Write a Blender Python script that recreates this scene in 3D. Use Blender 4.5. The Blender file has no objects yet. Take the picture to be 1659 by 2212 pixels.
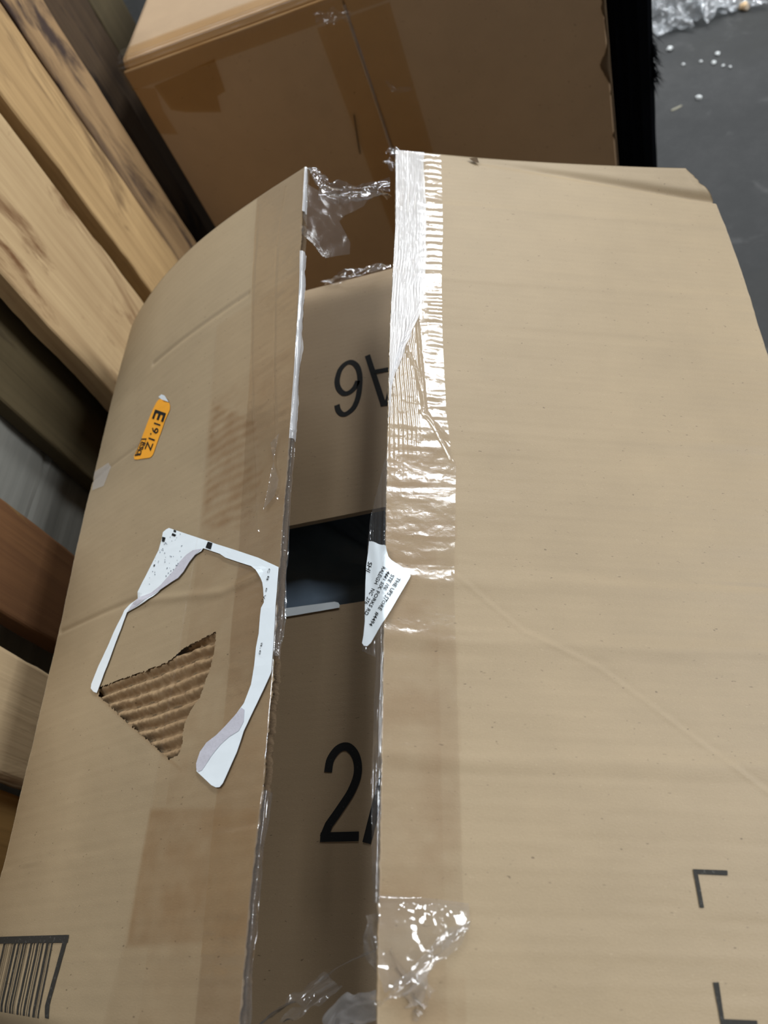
import bpy, bmesh, math, random
import numpy as np
from mathutils import Matrix, Vector
from mathutils.geometry import tessellate_polygon
random.seed(7)
rng = np.random.default_rng(7)
SC = bpy.context.scene
COL = SC.collection

# ------------------------------------------------------------------ camera
cam = bpy.data.cameras.new('camera'); camo = bpy.data.objects.new('camera', cam); COL.objects.link(camo)
RW = ((0.94998207, 0.15920029, 0.26868074), (0.01500031, 0.83606412, -0.54842664), (-0.31194401, 0.52502576, 0.79185787))
M = Matrix(RW).to_4x4(); M.translation = Vector((0.14883, -0.59106, 0.96636))
camo.matrix_world = M
cam.sensor_fit = 'VERTICAL'; cam.sensor_height = 36.0; cam.sensor_width = 27.0
cam.lens = 36.0*1650/2212
cam.clip_start = .02
cam.dof.use_dof = True; cam.dof.focus_distance = .46; cam.dof.aperture_fstop = 9.0
SC.camera = camo

# ------------------------------------------------------------------ world, lights, exposure
w = bpy.data.worlds.new('warehouse'); SC.world = w; w.use_nodes = True
w.node_tree.nodes['Background'].inputs[0].default_value = (.59, .60, .62, 1)
w.node_tree.nodes['Background'].inputs[1].default_value = .58
def area(name, loc, target, sx, sy, power, col=(1, 1, 1)):
    l = bpy.data.lights.new(name, 'AREA'); l.shape = 'RECTANGLE'; l.size = sx; l.size_y = sy
    l.energy = power; l.color = col
    o = bpy.data.objects.new(name, l); COL.objects.link(o); o.location = loc
    d = Vector(target)-Vector(loc)
    o.rotation_euler = d.to_track_quat('-Z', 'Y').to_euler()
    return o
area('fluorescent_far', (1.40, 2.40, 2.75), (1.40, 2.35, 0), 0.45, 1.35, 76, (.95, 1, 1.04))
area('fluorescent_right', (4.2, .6, 2.6), (1.0, .1, .2), 1.1, 2.2, 165, (.95, .99, 1.03))
area('added_fill_left', (-1.25, .6, 3.2), (-.7, .4, 0), 0.5, 1.6, 58, (.94, 1, 1.06))  # added fill lamp overhead left, lifts the left flap
area('added_fill_slit', (.12, 3.9, 2.75), (.12, 3.6, 0), 0.4, 1.4, 70, (.95, 1, 1.04))  # added fill lamp in line with the slit, brightens the far inner flap
SC.view_settings.view_transform = 'Standard'; SC.view_settings.look = 'None'
SC.view_settings.gamma = 1; SC.view_settings.use_curve_mapping = False
SC.view_settings.exposure = 0.06
SC.cycles.transparent_max_bounces = 40; SC.cycles.max_bounces = 14

# ------------------------------------------------------------------ materials
def lin(c):
    return tuple(((v/255)/12.92 if v/255 <= .04045 else ((v/255+.055)/1.055)**2.4) for v in c)+(1,)
class NT:
    def __init__(s, name):
        s.m = bpy.data.materials.new(name); s.m.use_nodes = True; s.t = s.m.node_tree
        s.t.nodes.clear(); s.out = s.n('ShaderNodeOutputMaterial')
    def n(s, kind, **kw):
        o = s.t.nodes.new(kind)
        for k, v in kw.items():
            if k.startswith('i_'):
                o.inputs[k[2:].replace('_', ' ')].default_value = v
            else: setattr(o, k, v)
        return o
    def l(s, a, b): s.t.links.new(a, b)
    def math(s, op, a, b=None, c=None, clamp=False):
        o = s.n('ShaderNodeMath', operation=op); o.use_clamp = clamp
        for i, v in enumerate((a, b, c)):
            if v is None: continue
            if isinstance(v, (int, float)): o.inputs[i].default_value = v
            else: s.l(v, o.inputs[i])
        return o.outputs[0]
    def coords(s, scale=(1, 1, 1), rot=(0, 0, 0)):
        tc = s.n('ShaderNodeTexCoord'); mp = s.n('ShaderNodeMapping')
        mp.inputs['Scale'].default_value = scale; mp.inputs['Rotation'].default_value = rot
        s.l(tc.outputs['Object'], mp.inputs[0]); return mp.outputs[0]
    def noise(s, vec, scale, detail=4, rough=.55, dist=0):
        o = s.n('ShaderNodeTexNoise'); o.inputs['Scale'].default_value = scale; o.inputs['Detail'].default_value = detail
        o.inputs['Roughness'].default_value = rough; o.inputs['Distortion'].default_value = dist
        s.l(vec, o.inputs['Vector']); return o.outputs['Fac']
    def ramp(s, fac, stops, interp='LINEAR'):
        o = s.n('ShaderNodeValToRGB'); r = o.color_ramp; r.interpolation = interp
        while len(r.elements) < len(stops): r.elements.new(.5)
        for e, (p, c) in zip(r.elements, stops): e.position = p; e.color = c if len(c) == 4 else c+(1,)
        s.l(fac, o.inputs[0]); return o.outputs[0]
    def mix(s, fac, a, b, mode='MIX'):
        o = s.n('ShaderNodeMix', data_type='RGBA', blend_type=mode)
        for i, v in ((0, fac), (6, a), (7, b)):
            if isinstance(v, (int, float)): o.inputs[i].default_value = v
            elif isinstance(v, tuple): o.inputs[i].default_value = v
            else: s.l(v, o.inputs[i])
        return o.outputs[2]
    def bsdf(s, color, rough=.6, spec=.3, bump=None, bstr=.3, bdist=.001, **kw):
        o = s.n('ShaderNodeBsdfPrincipled')
        if isinstance(color, tuple): o.inputs['Base Color'].default_value = color
        else: s.l(color, o.inputs['Base Color'])
        if isinstance(rough, (int, float)): o.inputs['Roughness'].default_value = rough
        else: s.l(rough, o.inputs['Roughness'])
        o.inputs['Specular IOR Level'].default_value = spec
        for k, v in kw.items(): o.inputs[k.replace('_', ' ')].default_value = v
        if bump is not None:
            b = s.n('ShaderNodeBump'); b.inputs['Strength'].default_value = bstr; b.inputs['Distance'].default_value = bdist
            s.l(bump, b.inputs['Height']); s.l(b.outputs[0], o.inputs['Normal'])
        return o.outputs[0]
    def done(s, sh): s.l(sh, s.out.inputs[0]); return s.m

def cardboard(name, base, flute=.03, stain=None, rough=.55, spec=.42):
    t = NT(name); v = t.coords()
    big = t.noise(v, 7, 3); mid = t.noise(v, 45, 4); fine = t.noise(v, 1100, 3, .7)
    fib = t.noise(t.coords((500, 1500, 900), (0, 0, .5)), 1, 2, .6)
    flk = t.noise(t.coords((260, 640, 420), (0, 0, 1.0)), 1, 1, .5)
    b = lin(base)
    dk = tuple(x*.80 for x in b[:3])+(1,); lt = tuple(min(1, x*1.17) for x in b[:3])+(1,)
    f = t.math('ADD', t.math('MULTIPLY', big, .5), t.math('ADD', t.math('MULTIPLY', mid, .2), t.math('MULTIPLY', fine, .3)))
    c = t.mix(t.math('MULTIPLY_ADD', f, 1.6, -.3, True), dk, lt)
    c = t.mix(t.math('MULTIPLY', t.math('MULTIPLY_ADD', fib, 9, -6.0, True), .18), c, lin((225, 205, 175)))
    c = t.mix(t.math('MULTIPLY', t.math('MULTIPLY_ADD', flk, 14, -10.3, True), .55), c, lin((70, 52, 36)))
    wv = t.n('ShaderNodeTexWave', wave_type='BANDS', bands_direction='Y', wave_profile='SIN')
    wv.inputs['Scale'].default_value = 1/.0085/6.2832*6.2832/2; wv.inputs['Distortion'].default_value = .6; wv.inputs['Detail'].default_value = 2
    wv.inputs['Detail Scale'].default_value = 1.5
    t.l(v, wv.inputs['Vector'])
    c = t.mix(t.math('MULTIPLY', wv.outputs['Fac'], flute), c, dk, 'MULTIPLY')
    if stain:
        a = t.n('ShaderNodeAttribute', attribute_name='stain')
        c = t.mix(t.math('MULTIPLY', a.outputs['Fac'], 1.0), c, t.mix(1.0, c, lin(stain), 'MULTIPLY'))
    h = t.math('ADD', t.math('MULTIPLY', fine, .5), t.math('ADD', t.math('MULTIPLY', fib, .5), t.math('MULTIPLY', wv.outputs['Fac'], .12)))
    return t.done(t.bsdf(c, rough, spec, h, .22, .0006))

def flat(name, rgb, rough=.6, spec=.3, var=.12, scale=180, bump=.1):
    t = NT(name); v = t.coords(); n = t.noise(v, scale, 4, .6); b = lin(rgb)
    c = t.mix(n, tuple(x*(1-var) for x in b[:3])+(1,), tuple(min(1, x*(1+var)) for x in b[:3])+(1,))
    return t.done(t.bsdf(c, rough, spec, n, bump, .0006))

def ink(name, rgb, thr=.62):
    t = NT(name); v = t.coords(); n = t.noise(v, 700, 3, .6); b = lin(rgb)
    c = t.mix(t.math('MULTIPLY_ADD', n, 6, -6*thr, True), b, tuple(min(1, x*2.2+.03) for x in b[:3])+(1,))
    return t.done(t.bsdf(c, .7, .2, n, .1, .0003))

def film(name, tint, strength=1.5, base=.03, rough=.1, milk=0., bump=.25, scale=260):
    t = NT(name); v = t.coords(); n = t.noise(v, scale, 3, .6)
    bm = t.n('ShaderNodeBump'); bm.inputs['Strength'].default_value = bump; bm.inputs['Distance'].default_value = .0006
    t.l(n, bm.inputs['Height'])
    tr = t.n('ShaderNodeBsdfTransparent'); tr.inputs[0].default_value = tint+(1,)
    gl = t.n('ShaderNodeBsdfGlossy'); gl.inputs['Roughness'].default_value = rough; gl.inputs['Color'].default_value = (1, 1, 1, 1)
    t.l(bm.outputs[0], gl.inputs['Normal'])
    ge = t.n('ShaderNodeNewGeometry'); dp = t.n('ShaderNodeVectorMath', operation='DOT_PRODUCT')
    t.l(ge.outputs['Incoming'], dp.inputs[0]); t.l(bm.outputs[0], dp.inputs[1])
    fr = t.math('MULTIPLY_ADD', t.math('POWER', t.math('SUBTRACT', 1.0, t.math('ABSOLUTE', dp.outputs['Value'])), 5.0), .94, .055)   # both faces of the film
    under = tr.outputs[0]
    if milk:
        df = t.n('ShaderNodeBsdfDiffuse'); df.inputs[0].default_value = (.85, .86, .88, 1)
        mm = t.n('ShaderNodeMixShader'); mm.inputs[0].default_value = milk
        t.l(tr.outputs[0], mm.inputs[1]); t.l(df.outputs[0], mm.inputs[2]); under = mm.outputs[0]
    mx = t.n('ShaderNodeMixShader')
    t.l(t.math('MULTIPLY_ADD', fr, strength, base, True), mx.inputs[0])
    t.l(under, mx.inputs[1]); t.l(gl.outputs[0], mx.inputs[2])
    return t.done(mx.outputs[0])

def wood(name, dark, light, stain, smin=.60, seed=0., grain='Z', contrast=1.0):
    t = NT(name); st = {'Z': (26, 26, 2.2), 'Y': (26, 2.2, 26)}[grain]
    tc = t.n('ShaderNodeTexCoord'); mp = t.n('ShaderNodeMapping'); mp.inputs['Scale'].default_value = st; mp.inputs['Location'].default_value = (seed, seed*1.7, seed*.6)
    t.l(tc.outputs['Object'], mp.inputs[0]); v = mp.outputs[0]
    mp2 = t.n('ShaderNodeMapping'); mp2.inputs['Scale'].default_value = tuple(x*5 if x > 5 else x*1.6 for x in st); mp2.inputs['Location'].default_value = (seed,)*3
    t.l(tc.outputs['Object'], mp2.inputs[0])
    mp3 = t.n('ShaderNodeMapping'); mp3.inputs['Scale'].default_value = tuple(x*.42 if x > 5 else x*1.5 for x in st); mp3.inputs['Location'].default_value = (seed*2.3,)*3
    t.l(tc.outputs['Object'], mp3.inputs[0])
    g = t.noise(v, 1, 5, .6, .6); g2 = t.noise(mp2.outputs[0], 1, 4, .65, .3); s = t.noise(mp3.outputs[0], 1.1, 6, .62, .9)
    f = t.math('MULTIPLY_ADD', t.math('ADD', t.math('MULTIPLY', g, .65), t.math('MULTIPLY', g2, .35)), 2.2*contrast, .5-1.1*contrast, True)
    c = t.mix(f, lin(dark), lin(light))
    c = t.mix(t.math('MULTIPLY_ADD', s, 9, -9*smin, True), c, lin(stain))
    c = t.mix(t.math('MULTIPLY', t.math('MULTIPLY_ADD', g2, 8, -4.9, True), .45), c, tuple(x*.45 for x in lin(dark)[:3])+(1,))
    return t.done(t.bsdf(c, .75, .25, t.math('ADD', g2, t.math('MULTIPLY', s, .6)), .35, .0015))

MT = {}
MT['card'] = cardboard('kraft_cardboard', (161, 141, 111), .02, stain=(222, 205, 188))
MT['card_in'] = cardboard('kraft_inner', (163, 140, 110), .02)
MT['card_back'] = cardboard('kraft_tall_box', (174, 146, 114), .0, rough=.6)
MT['card_torn'] = cardboard('torn_kraft', (158, 132, 100), .0, rough=.9, spec=.1)
MT['card_edge'] = flat('kraft_edge', (92, 76, 58), .9, .1, .55, 1400, .8)
MT['black_ink'] = ink('black_ink', (26, 26, 26)); MT['faded_ink'] = ink('faded_ink', (52, 50, 46), .58)
MT['grey_ink'] = ink('grey_ink', (120, 128, 138))
MT['paper'] = flat('label_paper', (238, 246, 250), .45, .4, .03, 60, .05)
MT['paper_torn'] = flat('torn_paper', (200, 198, 206), .85, .1, .10, 260, .4)
MT['orange'] = flat('orange_paper', (240, 164, 48), .45, .4, .04, 80, .05)
MT['tape'] = film('clear_tape', (.985, .975, .965), 1.1, .0, .17)
MT['tape_wet'] = film('stuck_tape', (.985, .975, .965), .35, .0, .22)
MT['tape_loose'] = film('loose_tape', (.95, .945, .94), 1.5, .01, .10, .05, .3, 200)
MT['tape_left'] = film('flat_clear_tape', (.985, .975, .965), 1.0, .0, .12)
MT['tape_shred'] = film('thin_clear_tape', (.95, .945, .94), .5, .0, .15, .02, .3, 300)
MT['tape_grey'] = film('drooping_tape', (.90, .895, .89), 1.2, .0, .12, .035, .4, 300)
MT['tape_fold'] = film('folded_tape', (.93, .92, .90), 1.6, .03, .12, .16, .3, 200)
MT['tape_milky_sheen'] = film('milky_sheen_tape', (.95, .95, .95), .9, .0, .2, .38, .35, 300)  # cloudy loose film; its white also carries a painted sheen on the left edge
MT['tape_tan'] = film('amber_tape', (.92, .84, .70), .45, .0, .3)
MT['tape_tan2'] = film('amber_tape_double', (.84, .74, .56), .45, .0, .3)
MT['scuff'] = film('scuffed_patch', (.97, .97, .96), .6, .0, .2, .22)
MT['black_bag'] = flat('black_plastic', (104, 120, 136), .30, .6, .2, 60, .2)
MT['black_cloth'] = flat('black_fabric', (5, 6, 9), .95, .05, .5, 500, .6)
MT['bag_film'] = film('clear_bag', (.90, .92, .93), .9, .02, .22, .24, .4, 60)
MT['crumb'] = flat('white_crumb', (220, 222, 220), .7, .3)
MT['straw'] = flat('pale_splinter', (170, 165, 145), .8, .2)
MT['peach'] = flat('peach_foam', (240, 205, 160), .8, .2)

# ------------------------------------------------------------------ shape of the two top flaps
H=0.52
YF,YN=-0.001,-0.606
TL=([-.60,-.52,-.45,-.36,-.28,-.15,-.05,0],[21.4,21.6,21.8,22.0,22.3,23.4,24.4,24.9])
HL=([-.61,-.52,-.43,-.35,-.27,-.20,-.10,0],[-.262,-.265,-.268,-.271,-.276,-.279,-.283,-.284])
HR=([-.61,-.21,-.10,0],[.276,.277,.280,.279])
WF=.268
def sstep(a,b,x):
    t=np.clip((x-a)/(b-a),0,1); return t*t*(3-2*t)
def polydist(s,y,pl):
    d=np.full(np.shape(s),9.)
    for (a,b),(c,e) in zip(pl[:-1],pl[1:]):
        vx,vy=c-a,e-b;L=vx*vx+vy*vy+1e-12
        t=np.clip(((s-a)*vx+(y-b)*vy)/L,0,1)
        d=np.minimum(d,np.hypot(s-a-t*vx,y-b-t*vy))
    return d
WL=([-.61,-.594,-.549,-.498,-.438,-.351,-.264,-.145,0],[.2465,.247,.2485,.2525,.2545,.256,.2622,.2685,.2705])
def surfL(s,y,off=0.,det=1.):
    s=np.asarray(s,float);y=np.asarray(y,float)
    th=np.radians(np.interp(y,*TL));hx=np.interp(y,*HL)
    w=np.interp(y,*WL);over=np.maximum(s-w,0);s=np.minimum(s,w)
    u=np.clip(s/WF,0,1.1)
    b=(.003+.0135*sstep(-.22,-.0,y))*np.sin(np.pi*np.clip(u,0,1)**.85)
    # near lip rolls down
    q=np.clip(-(y+.5868+.075*s),0,.05)
    b=b-q*q*55.*sstep(.16,.05,s)
    b=b+off
    n=np.stack([-np.sin(th),0*th,np.cos(th)],-1)
    P=np.stack([hx+s*np.cos(th),y,H+s*np.sin(th)],-1)+n*np.asarray(b)[...,None]
    return P+over[...,None]*np.array([.80,0,-.60])
def surfR(s,y,off=0.,det=1.):
    s=np.asarray(s,float);y=np.asarray(y,float)
    th=np.radians(23.+0*y);hx=np.interp(y,*HR)
    w=.2642-.0010*sstep(-.2,0,y)
    se=np.minimum(s,w); over=np.maximum(s-w,0)   # beyond the slit edge the tape film droops
    b=off-.0*s
    yf=-.004-.024*np.clip(1-s/.20,0,1)
    b=b+np.clip(y-yf,0,1)*.30*np.clip(1-s/.2,0,1)
    n=np.stack([np.sin(th),0*th,np.cos(th)],-1)
    P=np.stack([hx-se*np.cos(th),y,H+se*np.sin(th)],-1)+n*np.asarray(b)[...,None]
    P=P+over[...,None]*np.array([-.80,0,-.60])
    return P

# surface coordinates (metres): distance from the hinge and y on the flaps, x and y on inner flaps and floor
LAB = [(0.1341,-0.3052),(0.1378,-0.3042),(0.141,-0.3043),(0.1886,-0.3333),(0.195,-0.3374),(0.2102,-0.3464),(0.2368,-0.3623),(0.2565,-0.3752),(0.257,-0.3939),(0.257,-0.4054),(0.2572,-0.4166),(0.257,-0.4275),(0.2563,-0.435),(0.2545,-0.4389),(0.2529,-0.4414),(0.2446,-0.4543),(0.236,-0.4676),(0.2319,-0.4779),(0.2231,-0.4926),(0.2208,-0.4942),(0.2179,-0.494),(0.214,-0.4923),(0.2006,-0.4832),(0.1998,-0.4789),(0.2019,-0.4729),(0.2067,-0.4687),(0.2139,-0.4661),(0.2208,-0.4623),(0.2277,-0.458),(0.2343,-0.4522),(0.2388,-0.4427),(0.2403,-0.4324),(0.2407,-0.4216),(0.2422,-0.4135),(0.2427,-0.4022),(0.2431,-0.3979),(0.2451,-0.395),(0.2436,-0.3861),(0.2424,-0.3812),(0.2386,-0.3738),(0.2355,-0.3702),(0.2311,-0.3662),(0.2201,-0.3599),(0.2063,-0.3518),(0.2005,-0.347),(0.1894,-0.3403),(0.1829,-0.3365),(0.1812,-0.3381),(0.1751,-0.3388),(0.1694,-0.3424),(0.1643,-0.3478),(0.159,-0.3509),(0.1527,-0.3516),(0.1405,-0.3536),(0.1334,-0.3567),(0.1248,-0.3582),(0.1153,-0.3588),(0.1071,-0.3592),(0.1033,-0.3595),(0.0993,-0.371),(0.0953,-0.3803),(0.0913,-0.3912),(0.0874,-0.4003),(0.0838,-0.4104),(0.0826,-0.4133),(0.0778,-0.4113),(0.0732,-0.4079),(0.0725,-0.4044),(0.0774,-0.3928),(0.0852,-0.3811),(0.0905,-0.3703),(0.0977,-0.3599),(0.0991,-0.3568),(0.1055,-0.3533),(0.1122,-0.3511),(0.1122,-0.3463),(0.1164,-0.3403),(0.1228,-0.3313),(0.1313,-0.3192),(0.1335,-0.3108)]
T1 = [(0.182,-0.3366),(0.1751,-0.3388),(0.1694,-0.3424),(0.1643,-0.3478),(0.159,-0.3509),(0.1527,-0.3516),(0.1405,-0.3536),(0.1306,-0.3558),(0.1151,-0.3581),(0.1043,-0.359),(0.1086,-0.3543),(0.1163,-0.352),(0.1299,-0.3527),(0.1397,-0.3502),(0.1467,-0.3461),(0.1528,-0.3431),(0.1589,-0.3381),(0.1649,-0.3351),(0.1721,-0.3341)]
T2 = [(0.1998,-0.4789),(0.2019,-0.4729),(0.2067,-0.4687),(0.2139,-0.4661),(0.2208,-0.4623),(0.2277,-0.458),(0.2328,-0.4544),(0.2355,-0.4562),(0.2355,-0.4625),(0.2324,-0.4669),(0.2253,-0.4687),(0.2184,-0.4719),(0.2117,-0.477),(0.2052,-0.4834),(0.2022,-0.4837),(0.2003,-0.4814)]
LBAR = [(0.1877,-0.3333),(0.1926,-0.3362),(0.1913,-0.3406),(0.1858,-0.3372)]
LM1 = [(0.1464,-0.3107),(0.1511,-0.314),(0.1497,-0.315),(0.1456,-0.3123)]
LM2 = [(0.1476,-0.3084),(0.1505,-0.3103),(0.1502,-0.3118),(0.1473,-0.3099)]
LM3 = [(0.1343,-0.3091),(0.1385,-0.3115),(0.1376,-0.315),(0.1345,-0.3131)]
LTX = [[(0.2472,-0.3735),(0.2462,-0.3763)],[(0.2468,-0.3783),(0.2459,-0.3811)],[(0.2463,-0.3861),(0.2457,-0.3886)],[(0.2451,-0.3902),(0.2442,-0.3929)],[(0.2437,-0.3925),(0.2431,-0.3944)],[(0.245,-0.4199),(0.2437,-0.4267)]]
RLAB = [(0.281,-0.3672),(0.2719,-0.3731),(0.2641,-0.3782),(0.2636,-0.3811),(0.2625,-0.3843),(0.2607,-0.3856),(0.2539,-0.39),(0.2508,-0.3927),(0.2503,-0.3947),(0.2511,-0.3967),(0.2572,-0.4086),(0.2639,-0.4221),(0.276,-0.4309),(0.2794,-0.4318),(0.2826,-0.4304),(0.2845,-0.4282),(0.2834,-0.4243),(0.2825,-0.4166),(0.2831,-0.4053),(0.2833,-0.3939),(0.283,-0.3823),(0.2816,-0.374)]
ORG = [(0.0723,-0.2058),(0.0738,-0.2095),(0.0786,-0.2121),(0.099,-0.2203),(0.1016,-0.2201),(0.1032,-0.2186),(0.1082,-0.2037),(0.114,-0.1902),(0.1199,-0.1821),(0.1196,-0.1779),(0.118,-0.1741),(0.1104,-0.1675),(0.1074,-0.1644),(0.1047,-0.1624),(0.1009,-0.1613),(0.0983,-0.1623),(0.0945,-0.1663),(0.0874,-0.1775),(0.0811,-0.1902),(0.0759,-0.1992)]
CURL = [(0.1183,-0.1738),(0.1149,-0.1666),(0.1117,-0.1643),(0.1074,-0.1644),(0.1104,-0.168)]
OBOX = [(0.081,-0.1916),(0.0893,-0.1957),(0.082,-0.2095),(0.0738,-0.2063)]
TORN = [(0.0838,-0.4152),(0.0835,-0.4093),(0.1072,-0.4093),(0.1332,-0.4101),(0.1587,-0.4101),(0.1714,-0.4054),(0.1886,-0.4028),(0.2038,-0.4017),(0.2034,-0.4135),(0.2024,-0.4208),(0.1964,-0.4347),(0.195,-0.4408),(0.1887,-0.445),(0.1856,-0.4507),(0.1829,-0.4582),(0.1841,-0.4664),(0.1821,-0.471),(0.1732,-0.4721)]
TEAR = [(0.0781,-0.412),(0.1732,-0.4721),(0.1859,-0.4802)]
BC1 = [(-0.0062,-0.5545),(0.0199,-0.5552),(0.102,-0.5572),(0.102,-0.561),(0.022,-0.5589),(-0.0039,-0.5585)]
BC2 = [(0.0967,-0.5608),(0.101,-0.5609),(0.0956,-0.5897),(0.097,-0.5963),(0.0932,-0.596),(0.0912,-0.5906)]
BARS = [(0.0045,0.0058),(0.0081,0.0089),(0.0116,0.0137),(0.0159,0.0167),(0.0184,0.0201),(0.0272,0.0289),(0.0297,0.0301),(0.0315,0.032),(0.0337,0.0341),(0.0369,0.0373),(0.0385,0.0391),(0.0406,0.043),(0.0459,0.0479),(0.0494,0.0499),(0.0517,0.0536),(0.0551,0.0562),(0.0573,0.0577),(0.061,0.0632),(0.0653,0.0661),(0.0686,0.0707),(0.0725,0.073),(0.0746,0.0763),(0.0794,0.0819),(0.083,0.0834),(0.0849,0.0864)]
CM1 = [(0.1233,-0.5351),(0.1073,-0.5352),(0.1077,-0.5372),(0.1214,-0.537),(0.1216,-0.5505),(0.1235,-0.5505)]
CM2 = [(0.1238,-0.5783),(0.1213,-0.5782),(0.122,-0.591),(0.1082,-0.5913),(0.1083,-0.5931),(0.1238,-0.5933)]
SIX = [(-0.047,-0.164),(-0.0453,-0.1708),(-0.0413,-0.1758),(-0.0366,-0.1754),(-0.0313,-0.17),(-0.0281,-0.159),(-0.0272,-0.1441),(-0.028,-0.1331),(-0.031,-0.1234),(-0.0366,-0.1175),(-0.042,-0.1186),(-0.0463,-0.1243),(-0.0482,-0.1342),(-0.0477,-0.1416),(-0.0446,-0.1491),(-0.0404,-0.1532),(-0.0356,-0.1525),(-0.0317,-0.1485),(-0.0291,-0.1416)]
A1 = [(-0.0213,-0.114),(-0.0054,-0.1757)]
A2 = [(-0.0031,-0.1763),(0.009,-0.1219)]
A3 = [(-0.0152,-0.1357),(0.0043,-0.1366)]
TWO = [(-0.0371,-0.4667),(-0.0359,-0.4589),(-0.0308,-0.4527),(-0.0244,-0.4522),(-0.0189,-0.4586),(-0.0175,-0.4685),(-0.0211,-0.4788),(-0.028,-0.4888),(-0.0348,-0.4976),(-0.0377,-0.5045),(-0.0155,-0.5048)]
B1 = [(-0.0106,-0.5087),(0.0042,-0.4514)]
WST = [(-0.0814,-0.3492),(-0.0388,-0.3493),(-0.036,-0.3504),(-0.0348,-0.3524),(-0.0351,-0.3545),(-0.0807,-0.3562)]
DEB = [(0.4483,1.1416),(0.5291,1.0712),(0.5162,1.0438),(0.5298,1.0245),(0.5404,1.0126),(0.495,1.0625),(0.4619,1.0698),(0.4659,0.9387),(0.4114,0.9232),(0.4301,0.9298),(0.6118,1.2095),(0.4663,0.8768)]
RR = [[(0.2446,-0.0317),(0.249,-0.0744),(0.2498,-0.1339),(0.246,-0.191),(0.2409,-0.2775),(0.2361,-0.2882),(0.2254,-0.3141)],[(0.2567,-0.0209),(0.2586,-0.0757),(0.256,-0.1545),(0.252,-0.2094)],[(0.2518,-0.0138),(0.2545,-0.0865),(0.2525,-0.1342)],[(0.2611,-0.0021),(0.2598,-0.1351),(0.26,-0.2014)],[(0.255,-0.2184),(0.2459,-0.2426),(0.2417,-0.2737)],[(0.2432,-0.2777),(0.225,-0.3018)]]
RDia = [(0.2266,-0.3912),(0.191,-0.4234),(0.1538,-0.4408),(0.1303,-0.4592),(0.1059,-0.4791),(0.079,-0.5005)]
LCr = [[(0.2127,-0.1146),(0.0871,-0.1127)],[(0.0043,-0.3451),(0.1133,-0.351)],[(-0.0039,-0.1957),(0.0771,-0.1964)],[(0.2378,-0.3735),(0.2052,-0.3757),(0.1141,-0.3542)],[(0.1539,-0.0339),(0.1158,-0.0527),(0.076,-0.0524)]]
LSTK = [(0.173,-0.1981),(0.2304,-0.2474),(0.2416,-0.296),(0.229,-0.341),(0.1752,-0.3206)]
LSTK2 = [(0.1606,-0.4962),(0.2517,-0.5059),(0.2503,-0.5661),(0.1566,-0.566)]
CTAPE = [(0.2667,-0.5492),(0.2468,-0.5497),(0.2254,-0.5514),(0.2256,-0.5606),(0.2422,-0.5735),(0.247,-0.5793),(0.2611,-0.5843),(0.264,-0.5772)]
HANG1 = [(0.2707,-0.0232),(0.2809,-0.0273),(0.3026,-0.0262),(0.3236,-0.0209),(0.3206,-0.0299),(0.3045,-0.0513),(0.3006,-0.0587),(0.3094,-0.0797),(0.3086,-0.0934),(0.2957,-0.1016),(0.289,-0.1054),(0.2838,-0.0928),(0.2742,-0.0755),(0.2709,-0.0659)]
HANG2 = [(0.2708,-0.0769),(0.2761,-0.0784),(0.2837,-0.0876),(0.2897,-0.1051),(0.2875,-0.106),(0.2801,-0.0943),(0.2707,-0.0866)]
RIB1 = [[-0.0383,-0.0036,0.632],[-0.0334,-0.003,0.63],[-0.0275,-0.0151,0.628],[-0.022,-0.0248,0.625],[-0.0095,-0.0289,0.62],[0.0048,-0.0354,0.62],[0.0191,-0.0389,0.621],[0.0319,-0.0419,0.622]]
RIB1b = [[-0.0311,-0.023,0.62],[-0.022,-0.0226,0.615],[-0.0107,-0.0247,0.612],[0.0079,-0.0329,0.612],[0.023,-0.0414,0.615],[0.0288,-0.0468,0.617]]
FARF = [[-0.0674,-0.0076,0.52],[-0.0476,-0.0091,0.522],[-0.0259,-0.0115,0.524],[-0.0106,-0.0109,0.522],[0.0001,-0.0112,0.52]]
BOT1 = [[-0.0321,-0.5981,0.6],[-0.0298,-0.5921,0.585],[-0.0253,-0.5865,0.57],[-0.0179,-0.5801,0.56],[-0.0148,-0.5769,0.555]]
BOT1b = [[-0.0197,-0.5785,0.556],[-0.0024,-0.5722,0.57],[0.0244,-0.5679,0.6]]
BOT2 = [[-0.001,-0.5977,0.585],[0.0049,-0.5908,0.59],[0.0182,-0.5895,0.6],[0.0345,-0.5873,0.612],[0.0487,-0.5834,0.62],[0.0559,-0.578,0.625]]
CORN = [[0.0308,0.0004,0.625],[0.0363,-0.0087,0.627],[0.0389,-0.0037,0.628],[0.0281,-0.0069,0.62],[0.0333,-0.0127,0.62]]
LSL = [(0.2216,-0.0155),(0.2203,-0.0804),(0.2195,-0.1266),(0.2194,-0.1796),(0.2238,-0.2313),(0.2302,-0.287),(0.2354,-0.3434)]
LSL2 = [(0.2511,-0.0139),(0.2446,-0.0865),(0.2437,-0.1425),(0.2446,-0.2127),(0.2495,-0.2769),(0.251,-0.3255)]
LEAF = [(0.2409,-0.3301),(0.2509,-0.3237),(0.2539,-0.3125),(0.2484,-0.2954),(0.2452,-0.2787),(0.253,-0.2747)]
SCUFF = [(0.0007,-0.1865),(0.027,-0.1897),(0.0334,-0.198),(0.0271,-0.2147),(0.0053,-0.2093)]
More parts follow.
